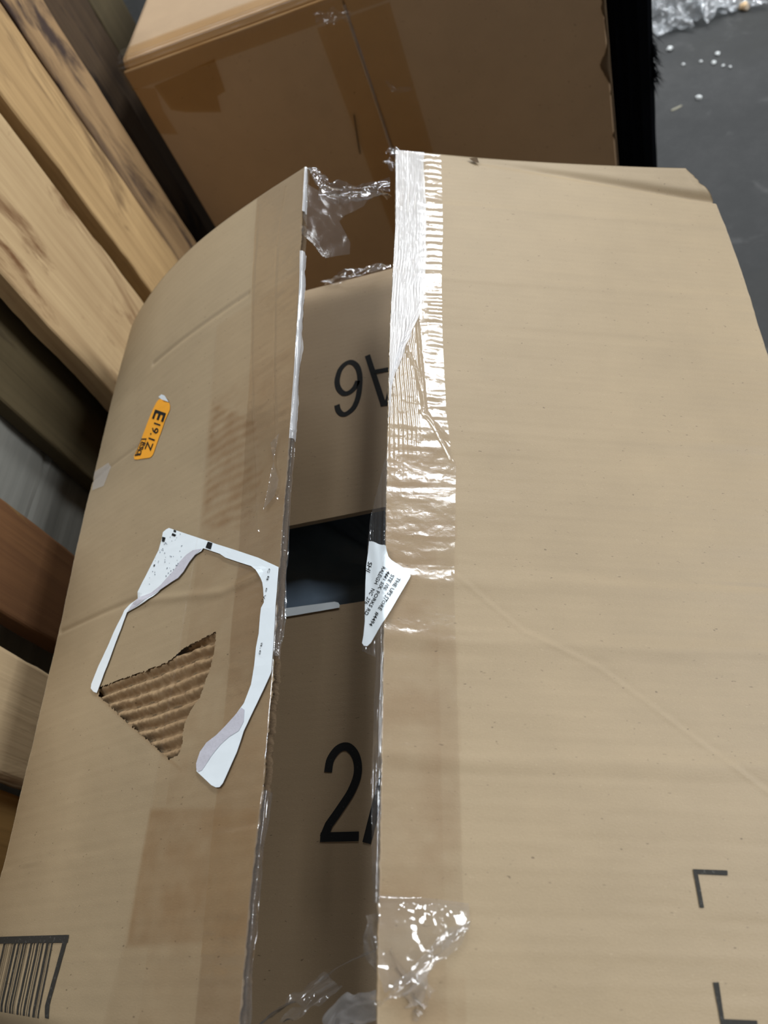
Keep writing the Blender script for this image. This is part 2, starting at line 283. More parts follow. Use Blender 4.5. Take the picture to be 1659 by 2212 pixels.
RTX = [('THE UPS STORE  #4494', [[(0.2573, -0.3959), (0.2599, -0.4011), (0.2624, -0.4061), (0.2655, -0.4106), (0.2699, -0.4136), (0.2743, -0.4167), (0.2787, -0.4199)], [(0.2556, -0.397), (0.2582, -0.4021), (0.2607, -0.4071), (0.2632, -0.4121), (0.2668, -0.4159), (0.2712, -0.419), (0.2756, -0.4221)]]), ('STE 106', [[(0.2606, -0.3944), (0.2614, -0.3962), (0.2621, -0.398), (0.2629, -0.3998), (0.2636, -0.4015), (0.2646, -0.4031), (0.2659, -0.4042)], [(0.2589, -0.3953), (0.2597, -0.3971), (0.2605, -0.3988), (0.2612, -0.4006), (0.262, -0.4024), (0.2627, -0.4041), (0.2635, -0.4058)]]), ('4441 SIX FORKS RD', [[(0.2629, -0.3932), (0.2655, -0.3972), (0.2691, -0.4001), (0.2727, -0.4031), (0.2763, -0.4061), (0.28, -0.4091), (0.2836, -0.4121)], [(0.2612, -0.394), (0.2633, -0.3987), (0.2661, -0.4024), (0.2697, -0.4053), (0.2733, -0.4083), (0.2769, -0.4112), (0.2805, -0.4142)]]), ('RALEIGH   NC  276', [[(0.2668, -0.3898), (0.2696, -0.3924), (0.2725, -0.395), (0.2754, -0.3976), (0.2783, -0.4003), (0.2811, -0.4029), (0.284, -0.4055)], [(0.264, -0.3919), (0.2666, -0.3947), (0.2694, -0.3973), (0.2723, -0.3999), (0.2751, -0.4025), (0.278, -0.4051), (0.2808, -0.4077)]]), ('SHI', [[(0.2813, -0.3804), (0.2816, -0.3814), (0.2819, -0.3823), (0.2823, -0.3832), (0.2826, -0.3842), (0.2829, -0.3851), (0.2833, -0.386)], [(0.2771, -0.3829), (0.2774, -0.3838), (0.2777, -0.3848), (0.2781, -0.3857), (0.2784, -0.3866), (0.2788, -0.3875), (0.2791, -0.3884)]])]
OTX = [('E', [[(0.0984, -0.1704), (0.0977, -0.1717), (0.0971, -0.1729), (0.0965, -0.1742), (0.0959, -0.1754), (0.0953, -0.1767), (0.0947, -0.178)], [(0.115, -0.1834), (0.1144, -0.1846), (0.1138, -0.1859), (0.1133, -0.1871), (0.1127, -0.1883), (0.1121, -0.1896), (0.1116, -0.1908)]]), ('19.1Z', [[(0.0987, -0.184), (0.0969, -0.1877), (0.0951, -0.1914), (0.0934, -0.1952), (0.0917, -0.1989), (0.0901, -0.2027), (0.0885, -0.2065)], [(0.1085, -0.1915), (0.1068, -0.1952), (0.1051, -0.1989), (0.1034, -0.2026), (0.1018, -0.2064), (0.1002, -0.2102), (0.0987, -0.2139)]]), ('ESG', [[(0.082, -0.1951), (0.0811, -0.1968), (0.0801, -0.1986), (0.0792, -0.2004), (0.0782, -0.2021), (0.0773, -0.2039), (0.0764, -0.2057)], [(0.0887, -0.2001), (0.0878, -0.2019), (0.0868, -0.2037), (0.0859, -0.2054), (0.085, -0.2072), (0.0841, -0.209), (0.0832, -0.2108)]])]
# ------------------------------------------------------------------ object helpers
BASE = {}
def tag(o, label=None, cat=None, group=None, kind=None):
    for k, v in (('label', label), ('category', cat), ('group', group), ('kind', kind)):
        if v: o[k] = v
    return o
def empty(name, loc, label, cat, group=None):
    o = bpy.data.objects.new(name, None); COL.objects.link(o); o.location = loc; o.empty_display_size = .05
    BASE[o.name] = np.array(loc, float); return tag(o, label, cat, group)
def obj(name, V, F, mat, parent=None, smooth=False, label=None, mats=None, loc=None, bevel=0):
    V = np.asarray(V, float).reshape(-1, 3)
    base = BASE[parent.name] if parent is not None else (np.array(loc, float) if loc is not None else np.zeros(3))
    me = bpy.data.meshes.new(name); me.from_pydata((V-base).tolist(), [], F); me.update()
    o = bpy.data.objects.new(name, me); COL.objects.link(o)
    me.materials.append(mat)
    for m in (mats or []): me.materials.append(m)
    if smooth: me.polygons.foreach_set('use_smooth', [True]*len(me.polygons))
    if parent is not None: o.parent = parent
    elif loc is not None: o.location = loc
    BASE[o.name] = base
    if bevel:
        b = o.modifiers.new('bevel', 'BEVEL'); b.width = bevel; b.segments = 2; b.limit_method = 'ANGLE'
    if label: o['label'] = label
    return o
def gridfaces(nr, nc, mask=None, off=0, flip=False):
    i = np.arange(nr*nc).reshape(nr, nc)+off
    q = np.stack([i[:-1, :-1], i[:-1, 1:], i[1:, 1:], i[1:, :-1]], -1)
    if flip: q = q[..., ::-1]
    if mask is not None: return q[mask].tolist()
    return q.reshape(-1, 4).tolist()
def slab(top, bot):
    nr, nc = top.shape[:2]; n = nr*nc
    F = gridfaces(nr, nc)+gridfaces(nr, nc, off=n, flip=True)
    i = np.arange(n).reshape(nr, nc)
    for e in (i[0, ::-1], i[-1, :], i[:, 0], i[::-1, -1]):
        F += np.stack([e[:-1], e[:-1]+n, e[1:]+n, e[1:]], -1).tolist()
    return np.concatenate([top.reshape(-1, 3), bot.reshape(-1, 3)]), F
def box(x0, x1, y0, y1, z0, z1):
    V = [(x, y, z) for x in (x0, x1) for y in (y0, y1) for z in (z0, z1)]
    return V, [(0, 1, 3, 2), (4, 6, 7, 5), (0, 4, 5, 1), (2, 3, 7, 6), (0, 2, 6, 4), (1, 5, 7, 3)]
def vnoise(a, b, seed=0):
    a = np.asarray(a, float); b = np.asarray(b, float)
    r = np.random.default_rng(seed).random((257, 257))
    ia = np.floor(a).astype(int); ib = np.floor(b).astype(int); fa = a-ia; fb = b-ib
    fa = fa*fa*(3-2*fa); fb = fb*fb*(3-2*fb); ia %= 256; ib %= 256
    return (r[ia, ib]*(1-fa)+r[ia+1, ib]*fa)*(1-fb)+(r[ia, ib+1]*(1-fa)+r[ia+1, ib+1]*fa)*fb-.5
def fbm(a, b, seed=0, oct=4):
    s = 0; k = 1.
    for o in range(oct): s = s+vnoise(a*2**o+17*o, b*2**o+31*o, seed+o)*k; k *= .5
    return s
def inpoly(s, y, poly):
    r = np.zeros(np.shape(s), bool); n = len(poly)
    for i in range(n):
        (a, b), (c, d) = poly[i], poly[i-1]
        if b == d: continue
        r ^= ((b > y) != (d > y)) & (s < (c-a)*(y-b)/(d-b)+a)
    return r
def flatmesh(poly, maxe):
    """tessellated polygon in 2D, long edges split"""
    tris = tessellate_polygon([[Vector((p[0], p[1], 0)) for p in poly]])
    bm = bmesh.new(); vs = [bm.verts.new((p[0], p[1], 0)) for p in poly]
    for t in tris:
        try: bm.faces.new([vs[i] for i in t])
        except ValueError: pass
    for _ in range(8):
        es = [e for e in bm.edges if e.calc_length() > maxe]
        if not es: break
        bmesh.ops.subdivide_edges(bm, edges=es, cuts=1); bmesh.ops.triangulate(bm, faces=bm.faces[:])
        if len(bm.verts) > 6000: break
    bm.verts.index_update()
    P = np.array([v.co[:2] for v in bm.verts]).reshape(-1, 2); F = [[v.index for v in f.verts] for f in bm.faces]
    bm.free(); return P, F
def orient(V, F, up):
    V = np.asarray(V); out = []
    for f in F:
        n = np.cross(V[f[1]]-V[f[0]], V[f[2]]-V[f[0]])
        out.append(f if n @ up > 0 else f[::-1])
    return out
def on(name, poly, fn, off, mat, parent, maxe=.008, label=None, disp=None, up=(0, 0, 1)):
    P, F = flatmesh(poly, maxe)
    d = off if disp is None else off+disp(P[:, 0], P[:, 1])
    V = fn(P[:, 0], P[:, 1], d*np.ones(len(P)))
    return obj(name, V, orient(V, F, np.array(up, float)), mat, parent, label=label, smooth=disp is not None)
def stroke(pts, width):
    """outline of a constant-width line"""
    p = np.array(pts, float); d = np.gradient(p, axis=0); d /= np.linalg.norm(d, axis=1)[:, None]
    n = np.stack([-d[:, 1], d[:, 0]], -1)*width/2
    return p+n, p-n
def strokes_on(name, lines, width, fn, off, mat, parent):
    V = []; F = []
    for k, pts in enumerate(lines):
        a, b = stroke(pts, width); n = len(a); o = len(V)
        A = fn(a[:, 0], a[:, 1], (off+k*.00005)*np.ones(n)); B = fn(b[:, 0], b[:, 1], (off+k*.00005)*np.ones(n))
        V += A.tolist()+B.tolist(); F += [[o+i, o+i+1, o+n+i+1, o+n+i] for i in range(n-1)]
    return obj(name, V, orient(V, F, np.array((0, 0, 1.))), mat, parent)
def smoothline(pts, k=6):
    p = np.array(pts, float); q = np.concatenate([[2*p[0]-p[1]], p, [2*p[-1]-p[-2]]]); out = []
    for i in range(1, len(q)-2):
        for t in np.linspace(0, 1, k, endpoint=False):
            a, b, c, d = q[i-1:i+3]
            out.append(.5*(2*b+(c-a)*t+(2*a-5*b+4*c-d)*t*t+(3*b-a-3*c+d)*t**3))
    return out+[p[-1]]
def text2d(s, bold=0.):
    cu = bpy.data.curves.new('t', 'FONT'); cu.body = s; cu.resolution_u = 2; cu.offset = bold
    o = bpy.data.objects.new('t', cu); COL.objects.link(o)
    bpy.context.view_layer.update()
    me = bpy.data.meshes.new_from_object(o.evaluated_get(bpy.context.evaluated_depsgraph_get()))
    P = np.array([v.co[:2] for v in me.vertices]).reshape(-1, 2); F = [list(p.vertices) for p in me.polygons]
    bpy.data.objects.remove(o); bpy.data.curves.remove(cu); bpy.data.meshes.remove(me)
    return P, F
def text_on(name, s, a, b, h, fn, off, mat, parent, flip=1, bold=0):
    """text from a to b (surface coordinates, s axis pointing to -x when flip=-1)"""
    P, F = text2d(s); P = P-P.min(0)*np.array([1, 0]); a = np.array(a); b = np.array(b)
    L = np.linalg.norm(b-a); d = (b-a)/L
    x = np.array([d[0]*flip, d[1]]); up = np.array([-x[1], x[0]]); up[0] *= flip
    Q = a+np.outer(P[:, 0]/P[:, 0].max()*L, d)+np.outer(P[:, 1]/.70*h, up)
    V = fn(Q[:, 0], Q[:, 1], off*np.ones(len(Q)))
    return obj(name, V, orient(V, F, np.array((0, 0, 1.))), mat, parent)
def text_lay(name, s, rows, fn, off, mat, parent, bold=.012):
    """text stretched between a base line and a top line given in surface coordinates"""
    P, F = text2d(s, bold); P = P-np.array([P[:, 0].min(), 0])
    B, T = (np.array(r) for r in rows); t = np.linspace(0, 1, len(B)); u = P[:, 0]/P[:, 0].max(); v = (P[:, 1]/.70)[:, None]
    at = lambda A: np.stack([np.interp(u, t, A[:, 0]), np.interp(u, t, A[:, 1])], -1)
    Q = at(B)*(1-v)+at(T)*v
    V = fn(Q[:, 0], Q[:, 1], off*np.ones(len(Q)))
    return obj(name, V, orient(V, F, np.array((0, 0, 1.))), mat, parent)
def ribbon(name, path, width, mat, parent, amp=.004, seed=1, updir=(0, .3, 1), n=90, m=16, tw=.6, taper=None, freq=6):
    """crumpled strip of film along a 3D path"""
    p = np.array(smoothline(path, 10)); L = np.r_[0, np.cumsum(np.linalg.norm(np.diff(p, axis=0), axis=1))]
    t = np.linspace(0, L[-1], n); p = np.stack([np.interp(t, L, p[:, i]) for i in range(3)], -1)
    d = np.gradient(p, axis=0); d /= np.linalg.norm(d, axis=1)[:, None]
    side = np.cross(d, np.array(updir, float)); side /= np.linalg.norm(side, axis=1)[:, None]; nor = np.cross(side, d)
    v = np.linspace(-.5, .5, m); uu, vv = np.meshgrid(t/L[-1], v, indexing='ij')
    ang = tw*np.sin(uu*5+seed)+1.6*fbm(uu*4, uu*0, seed, 2)
    wd = width*(np.interp(uu, *taper) if taper else 1)
    wd = wd*(1+.35*fbm(uu*9, uu*0+3, seed+5, 2))
    h = amp*(2.2*fbm(uu*freq*L[-1]/.08, vv*3, seed+9, 3)+1.2*np.abs(vnoise(vv*7+uu*3, uu*4, seed+2)))
    V = p[:, None]+side[:, None]*(vv*wd*np.cos(ang))[..., None]+nor[:, None]*(vv*wd*np.sin(ang)+h)[..., None]
    return obj(name, V, gridfaces(n, m), mat, parent, smooth=True)

# ------------------------------------------------------------------ floor
def concrete():
    t = NT('concrete_floor'); v = t.coords()
    a = t.noise(v, 3.2, 6, .6, .4); b = t.noise(v, 22, 5, .65); c = t.noise(v, 160, 3, .7); s = t.noise(v, 11, 5, .7, .8)
    f = t.math('ADD', t.math('MULTIPLY', a, .45), t.math('ADD', t.math('MULTIPLY', b, .35), t.math('MULTIPLY', c, .2)))
    col = t.ramp(f, [(.30, lin((27, 27, 25))), (.5, lin((40, 40, 39))), (.72, lin((60, 59, 58)))])
    col = t.mix(t.math('MULTIPLY_ADD', s, 6, -3.6, True), col, lin((80, 79, 78)))
    col = t.mix(t.math('MULTIPLY', t.math('MULTIPLY_ADD', t.noise(v, 2.1, 3), 5, -2.6, True), .6), col, lin((42, 41, 35)))
    return t.done(t.bsdf(col, .62, .35, t.math('ADD', b, c), .25, .002))
V, F = box(-3.2, 5.2, -3.2, 5.2, 3.4, 3.5)
tag(obj('ceiling', V, F, flat('ceiling_paint', (120, 118, 114), .8, .2)), kind='structure')
V, F = box(-1.75, -1.65, -3.2, 5.2, 0, 3.4)
tag(obj('wall_left', V, F, flat('wall_paint', (62, 63, 62), .8, .2)), kind='structure')
V, F = box(-3.2, 5.2, -3.2, 5.2, -.06, 0)
tag(obj('floor', V, F, concrete()), kind='structure')

# ------------------------------------------------------------------ the open box
BX = empty('cardboard_box', (0, -.3, 0), 'large open cardboard box in the foreground with torn tape and half lifted top flaps', 'box')
yy = np.linspace(-.606, -.001, 24)
for side, tab in ((-1, HL), (1, HR)):
    x = np.interp(yy, *tab)-side*.002
    z = np.array([.006, .2, .4, .514])
    Y, Z = np.meshgrid(yy, z, indexing='ij'); X = x[:, None]+0*Z
    a = np.stack([X, Y, Z], -1); b = a.copy(); b[..., 0] -= side*.005
    V, F = slab(a, b); obj('side_panel', V, F, MT['card'], BX)
for y0 in (-.606, -.006):
    V, F = box(-.258 if y0 < -.3 else -.277, .27, y0, y0+.005, .006, .511); obj('end_panel', V, F, MT['card'], BX)
V, F = box(-.262, .272, -.603, -.003, .001, .006); obj('bottom_panel', V, F, MT['card'], BX)

def wl(y): return np.interp(y, *WL)
# left top flap
u = np.concatenate([np.linspace(0, .295, 80)[:-1], np.linspace(.295, .83, 236)[:-1], np.linspace(.83, 1, 50)])
ys = np.concatenate([np.linspace(YN, -.478, 100)[:-1], np.linspace(-.478, -.396, 138)[:-1], np.linspace(-.396, YF, 300)])
sN, yN = len(u), len(ys)
U, YY = np.meshgrid(u, ys)
edge = .0009*fbm(YY*260, YY*0, 3)+np.where((YY < -.44) & (YY > -.51), .0012*fbm(YY*700, YY*0+2, 8), 0)
S = U*(wl(YY)+edge*U**30)
def ldetail(s, y):
    d = .0006*fbm(s*14, y*30, 21)+.000025*np.cos(2*np.pi*y/.0085)
    for pl, a, wd in ((LCr[0], -.0010, .0026), (LCr[1], -.0012, .0020), (LCr[2], -.0008, .002), (LCr[3], .0010, .003)):
        d = d+a*np.exp(-(polydist(s, y, pl)/wd)**2)
    return d
top = surfL(S, YY, ldetail(S, YY)); bot = surfL(S, YY, -.0048)
V, F = slab(top, bot)
sc_ = (S[:-1, :-1]+S[1:, 1:])/2; yc_ = (YY[:-1, :-1]+YY[1:, 1:])/2
hole = inpoly(sc_+.0012*fbm(sc_*500, yc_*500, 4), yc_+.0012*fbm(sc_*500, yc_*500, 5), TORN)
nf = (yN-1)*(sN-1)
F = gridfaces(yN, sN, ~hole)+F[nf:]
nT = int((~hole).sum())+nf
FL = obj('top_flap', V, F, MT['card'], BX, smooth=True, mats=[MT['card_edge']], label='left top flap with torn label remnant and orange sticker')
mi = np.zeros(len(F), np.int32); mi[nT:] = 1; FL.data.polygons.foreach_set('material_index', mi)
st = np.zeros_like(S)
nz = fbm(S*90, YY*90, 31); stripe = .5+.5*np.cos(2*np.pi*(YY+.0*S)/.0085+3*fbm(S*40, YY*20, 33))
def soft(poly, wd=.004):
    return np.where(inpoly(S, YY, poly), 1., 0.)*np.clip(polydist(S, YY, poly+poly[:1])/wd, 0, 1)
st = np.maximum(st, soft(LSTK, .006)*(.35+.45*stripe+.6*nz))
st = np.maximum(st, soft(LSTK2, .003)*(.62+.4*nz))
st = np.maximum(st, np.where((S > .2177), .28, 0)+np.where((S > .176) & (YY < -.2), .16+.25*nz, 0))
st = np.maximum(st, .5*np.exp(-(polydist(S, YY, TEAR)/.0012)**2))
st = np.concatenate([np.clip(st, 0, 1.4).ravel(), np.zeros(S.size)])
at = FL.data.attributes.new('stain', 'FLOAT', 'POINT'); at.data.foreach_set('value', st.astype(np.float32))
# peeled patch: the flutes of the board laid bare
s0 = np.linspace(.078, .208, 190); y0 = np.linspace(-.476, -.398, 150); A, B = np.meshgrid(s0, y0)
ph = (B+.4012)/.0083+.25*fbm(A*30, B*30, 41)
rag = fbm(A*420, B*260, 43, 4)
prof = np.clip(.5+.5*np.cos(2*np.pi*ph)+.30*rag, 0, 1)**.8
dd = -.0048+.0040*prof+.0006*rag*prof
tp = surfL(A, B, dd)
m = inpoly((A[:-1, :-1]+A[1:, 1:])/2, (B[:-1, :-1]+B[1:, 1:])/2, TORN)
for _ in range(3):
    m2 = m.copy(); m2[1:] |= m[:-1]; m2[:-1] |= m[1:]; m2[:, 1:] |= m[:, :-1]; m2[:, :-1] |= m[:, 1:]; m = m2
obj('torn_flutes', tp, gridfaces(150, 190, m), MT['card_torn'], FL, smooth=True, label='bare corrugated flutes where the liner was ripped off')

# right top flap
U, YY = np.meshgrid(np.linspace(0, 1, 240), np.linspace(YN, YF+.002, 520))
def wr(y): return .2640-.0010*sstep(-.2, 0, y)
S0 = .021*np.clip((YY+.026)/.026, 0, 1)+.0016*fbm(YY*220, YY*0, 7)*(YY > -.028)
S = S0+U*(wr(YY)-S0+.0006*fbm(YY*300, YY*0, 6)*U**30)
def rdetail(s, y):
    d = .0007*fbm(s*9, y*40, 22)+.00002*np.cos(2*np.pi*y/.0085)
    for yc, a, wd in ((-.066, .0004, .004), (-.150, .0004, .004), (-.395, .00045, .0045), (-.430, .0005, .004), (-.490, .0005, .0045), (-.20, -.0004, .005), (-.29, .0003, .005)):
        d = d+a*np.exp(-((y-yc+.004*vnoise(s*18, s*0, 3))/wd)**2)
    d = d+.00028*np.exp(-(polydist(s, y, RDia)/.0013)**2)-.00015*np.exp(-(polydist(s, y, [(a+.002, b+.003) for a, b in RDia])/.003)**2)
    yf = -.004-.024*np.clip(1-s/.20, 0, 1)
    d = d-.0040*np.exp(-((y-yf)/.004)**2)*np.clip(1.1-s/.2, 0, 1)
    d = d+.004*fbm(s*120, y*120, 50)*np.exp(-((s-.004)**2+(y+.004)**2)/.012**2)
    return d
top = surfR(S, YY, rdetail(S, YY)); bot = surfR(S, YY, -.0045)
V, F = slab(top, bot)
F = [f[::-1] for f in F]
FR = obj('top_flap', V, F, MT['card'], BX, smooth=True, label='right top flap with wrinkled clear tape along its slit edge')
RTs = np.interp(YY, [-.6, -.549, -.3157, -.3107, -.28, -.15, 0], [.2278, .2278, .2227, .2253, .2276, .2290, .2258])
st = np.where(S > RTs, .06+.30*np.clip(fbm(S*60, YY*60, 12)*2, -.4, .8)+.15*(S > .236), 0.)*(YY < -.30)
st = np.concatenate([np.clip(st, 0, 1).ravel(), np.zeros(S.size)])
at = FR.data.attributes.new('stain', 'FLOAT', 'POINT'); at.data.foreach_set('value', st.astype(np.float32))
on('scuff_mark', SCUFF, lambda s, y, o: surfL(s, y, o+ldetail(s, y)), .0005, MT['scuff'], FL, .004)
# small notch of torn liner on the far edge
on('torn_liner', [(.203, -.004), (.196, -.001), (.195, -.009), (.199, -.008)], surfR, .0016, MT['card_edge'], FR)

# inner flaps
def flapz(x, y, off=0.): return np.stack([x, y, .517+0*x+off], -1)
def inner(xa, xb, ya, yb, seed, curve, tilt):
    X, Y = np.meshgrid(np.linspace(0, 1, 120), np.linspace(0, 1, 70))
    y = ya(X)*(1-Y)+yb(X)*Y; x = xa+(xb-xa)*X
    z = .517+.0003*fbm(x*14, y*14, seed)+curve(x, y)
    t = np.stack([x, y, z], -1); b = t.copy(); b[..., 2] -= .0045
    return slab(t, b)
V, F = inner(-.268, .262, lambda u: -.2835+.016*u, lambda u: -.0075+0*u, 61, lambda x, y: 0*x, 0)
IF_ = obj('inner_flap', V, F, MT['card_in'], BX, label='far inner flap printed upside down with A6')
V, F = inner(-.250, .255, lambda u: -.5995+0*u, lambda u: -.3565+.011*u, 62, lambda x, y: 0*x, 0)
IN_ = obj('inner_flap', V, F, MT['card_in'], BX, label='near inner flap printed with 2A')
strokes_on('printed_letters', [smoothline(SIX), A1, A2, A3], .0049, flapz, .0004, MT['black_ink'], IF_)
strokes_on('printed_letters', [smoothline(TWO[:-2])+[np.array(TWO[-2])], [(-.0398, -.5043), TWO[-1]], B1], .0053, flapz, .0004, MT['black_ink'], IN_)
on('edge_label', WST, flapz, .0010, MT['paper'], IN_, label='narrow white paper label at the edge of the near inner flap')

# prints on the top flaps follow the creases of the board
def surfLd(s, y, off=0.): return surfL(s, y, off+ldetail(np.asarray(s, float), np.asarray(y, float)))
def surfRd(s, y, off=0.): return surfR(s, y, off+rdetail(np.asarray(s, float), np.asarray(y, float)))
V = []; F = []
def addpoly(fn, poly, off=.0012, maxe=.02):
    P, f = flatmesh(poly, maxe); q = fn(P[:, 0], P[:, 1], off*np.ones(len(P)))
    o = len(V); V.extend(q.tolist()); F.extend([[i+o for i in t] for t in orient(q, f, np.array((0, 0, 1.)))])
for p in (BC1, BC2): addpoly(surfLd, p, .0004, .004)
for a, b in BARS:
    a = max(a, .001)
    if b <= a: continue
    ye = -(.5915+.055*a)
    n = 9
    for k in range(n):
        yA = -.559+(ye+.559)*k/n; yB = -.559+(ye+.559)*(k+1)/n
        addpoly(surfLd, [(a, yA), (b, yA), (b, yB), (a, yB)], .0004)
obj('printed_barcode', V, F, MT['faded_ink'], FL, label='black framed barcode print')
on('printed_corner', CM1, surfRd, .0004, MT['faded_ink'], FR, label='black corner bracket mark')
on('printed_corner', CM2, surfRd, .0004, MT['faded_ink'], FR)

# shipping label remnants
LAB = [(min(a, float(wl(b))-.0002), b) for a, b in LAB]
LB = on('shipping_label', LAB, surfLd, .0012, MT['paper'], BX, .006, label='torn white paper remnant of a shipping label on the left flap')
for p in (T1, T2): on('torn_paper', p, surfLd, .0014, MT['paper_torn'], LB, .006)
V = []; F = []
for p in (LBAR, LM1, LM2, LM3): addpoly(surfLd, p, .0015)
for k in range(26):
    a = random.random(); s_ = .120+.042*a+random.uniform(-.008, .010); y_ = -.318-.012*a-random.random()*.012
    if inpoly(np.array(s_), np.array(y_), LAB):
        addpoly(surfLd, [(s_, y_), (s_+.0014, y_-.0006), (s_+.0010, y_-.0022), (s_-.0004, y_-.0016)], .0015) if k < 3 else None
o = obj('label_print', V, F, MT['black_ink'], LB); o['kind'] = 'stuff'
V = []; F = []
for k in range(60):
    a = random.random(); s_ = .125+.035*random.random(); y_ = -.312-.034*random.random()
    if inpoly(np.array(s_), np.array(y_), LAB) and not inpoly(np.array(s_), np.array(y_), T1):
        h = random.uniform(.0004, .0009); addpoly(surfLd, [(s_, y_), (s_+h, y_-h*.4), (s_+h*.7, y_-h*1.3), (s_-h*.3, y_-h*.9)], .0015)
o = obj('label_smudge', V, F, MT['grey_ink'], LB); o['kind'] = 'stuff'
for (a, b), ch in zip(LTX, ('C', '8', 'e', 'V', 'o', 'a.e')):
    text_on('label_letter', ch, a, b, .0018, surfLd, .0016, MT['black_ink'], LB)
def wrinkR(s, y): return .0026*np.clip((s-.2605)/.004, 0, 1)+.6*.0011*np.clip((s-.262)/.006, 0, 1)*np.sin((s-.26)*620+14*fbm(y*12, s*8, 71))*(.6+.8*fbm(y*18, s*20, 72))
RB = on('shipping_label', RLAB, surfR, .0016, MT['paper'], BX, .0035, label='torn white label corner with a printed address over the right flap edge', disp=wrinkR)
def surfRl(s, y, off): return surfR(s, y, off+wrinkR(s, y))
for tx, rows in RTX: text_lay('label_text', tx, rows, surfRl, .0021, MT['black_ink'], RB, .010)

# orange sticker
OS = on('orange_sticker', ORG, surfLd, .0005, MT['orange'], BX, .006, label='small orange date sticker with one curled corner')
P, f = flatmesh(CURL, .003); q = surfL(P[:, 0], P[:, 1], .0012+.0035*np.clip((P[:, 1]+.1738)/.01, 0, 1)); obj('curled_corner', q, f, MT['paper'], OS, label='white backing of the curled corner')
for (tx, rows), bd in zip(OTX, (.022, .012, .015)): text_lay('sticker_text', tx, rows, surfLd, .0008, MT['black_ink'], OS, bd)
V = []; F = []
b4 = OBOX
def q4(t, w_): return [tuple((1-w_)*((1-t)*np.array(b4[0])+t*np.array(b4[3]))+w_*((1-t)*np.array(b4[1])+t*np.array(b4[2])))]
for t0, t1, w0, w1 in ((0, .07, 0, 1), (.90, 1, 0, 1), (0, 1, 0, .06), (0, 1, .94, 1), (.36, .40, 0, 1), (.62, .66, 0, 1)):
    addpoly(surfLd, q4(t0, w0)+q4(t0, w1)+q4(t1, w1)+q4(t1, w0), .0008)
obj('sticker_frame', V, F, MT['black_ink'], OS)

# ------------------------------------------------------------------ tape on the right flap
def edgeR(y):
    e = np.interp(y, [-.606, -.5484, -.5244, -.5042, -.4833, -.4606, -.4414, -.4399, -.432, -.3621, -.3504, -.3102, -.29, 0],
                  [.2690, .2686, .2708, .2725, .2712, .2714, .2705, .2700, .2838, .2819, .2800, .2640, .2638, .2636])
    return e
nu, ny = 74, 760
U, YY = np.meshgrid(np.linspace(0, 1, nu), np.linspace(-.552, 0.0, ny))
LE = np.interp(YY, [-.6, -.549, -.40, -.3157, -.3107, -.28, -.15, 0], [.2278, .2278, .2268, .2227, .2253, .2276, .2290, .2258])
RE = .2640+0*YY
S = LE+(RE-LE)*U
wr_ = np.clip(sstep(-.345, -.27, YY), 0, 1)
d = rdetail(np.minimum(S, .2636), YY)+.0007+.00012*fbm(S*120, YY*120, 81)
fl_ = (.5+.5*np.cos(2*np.pi*(YY+.0025*vnoise(S*90, YY*30, 82))/.0078))
fan = sstep(.2265, .2300, S)*0+sstep(.246, .236, S)
d = d+wr_*(.00042*fl_*fan*(.5+.9*vnoise(YY*60, S*40, 83))+.00022*fbm(S*110, YY*260, 84))
lon = sstep(.240, .250, S)
d = d+wr_*lon*.00022*np.abs(np.sin(S*1300+9*fbm(YY*10, S*10, 85)))
for pl in RR: d = d+.0009*np.exp(-(polydist(S, YY, pl)/.0009)**2)
d = d+(1-wr_)*(.00025*fbm(S*60, YY*140, 86)+.00018*np.exp(-((YY+.4320)/.0012)**2)*(.4+fbm(S*90, YY*0, 78))+.0002*np.exp(-((YY+.369)/.0010)**2)*(.3+fbm(S*90, YY*0, 79))+.0002*np.exp(-((YY+.345)/.0010)**2)*(.3+fbm(S*90, YY*0, 80)))
hang = np.clip((S-.2640)/.004, 0, 1)
d = d+hang*(.0018*np.sin(S*1500+10*fbm(YY*14, S*6, 87))*(.5+fbm(YY*24, S*10, 88)))
obj('packing_tape', surfR(S, YY, d), gridfaces(ny, nu, flip=True), MT['tape'], FR, smooth=True, label='wrinkled clear packing tape along the slit edge')
U, YY = np.meshgrid(np.linspace(0, 1, 26), np.linspace(-.552, -.300, 420))
S = .2638+(edgeR(YY)+.0007*fbm(YY*200, YY*0, 77)-.2638)*U
hang = np.clip((S-.2640)/.003, 0, 1)
d = .0009+.0012*hang+hang*(.0022*fbm(S*420, YY*16, 88, 3)+.0005*fbm(YY*110, S*200, 89))
obj('tape_overhang', surfR(S, YY, d), gridfaces(420, 26, flip=True), MT['tape_grey'], FR, smooth=True, label='clear tape drooping over the slit edge')
# second crumpled layer near the far corner and the loose piece at the near end
U, YY = np.meshgrid(np.linspace(.2405, .2638, 40), np.linspace(-.285, -.001, 420))
d = .0016+.00030*np.abs(np.sin(U*1500+8*fbm(YY*9, U*9, 91)))+.0005*fbm(U*160, YY*60, 92)
LEe = .0015*fbm(YY*40, YY*0, 93)+.0225*sstep(-.17, -.285, YY+.02*fbm(YY*30+U*200, U*0, 94))
obj('tape_layer', surfR(U+LEe*(1-(U-.2405)/.0233), YY, d), gridfaces(420, 40, flip=True), MT['tape_milky_sheen'], FR, smooth=True)
def crump(s, y):
    k = sstep(.2254, .236, s)*sstep(-.5497, -.556, y)
    return .0012+k*(.0050*np.abs(fbm(s*70, y*70, 95, 3))+.0013*np.abs(np.sin(s*200+5*fbm(y*40, s*40, 96, 2))))+.0012*np.exp(-((y+.5503)/.0010)**2)
on('tape_end', CTAPE+[(.2640, -.560)], surfR, 0, MT['tape_loose'], FR, .0014, disp=crump, label='lifted crumpled end of clear tape')
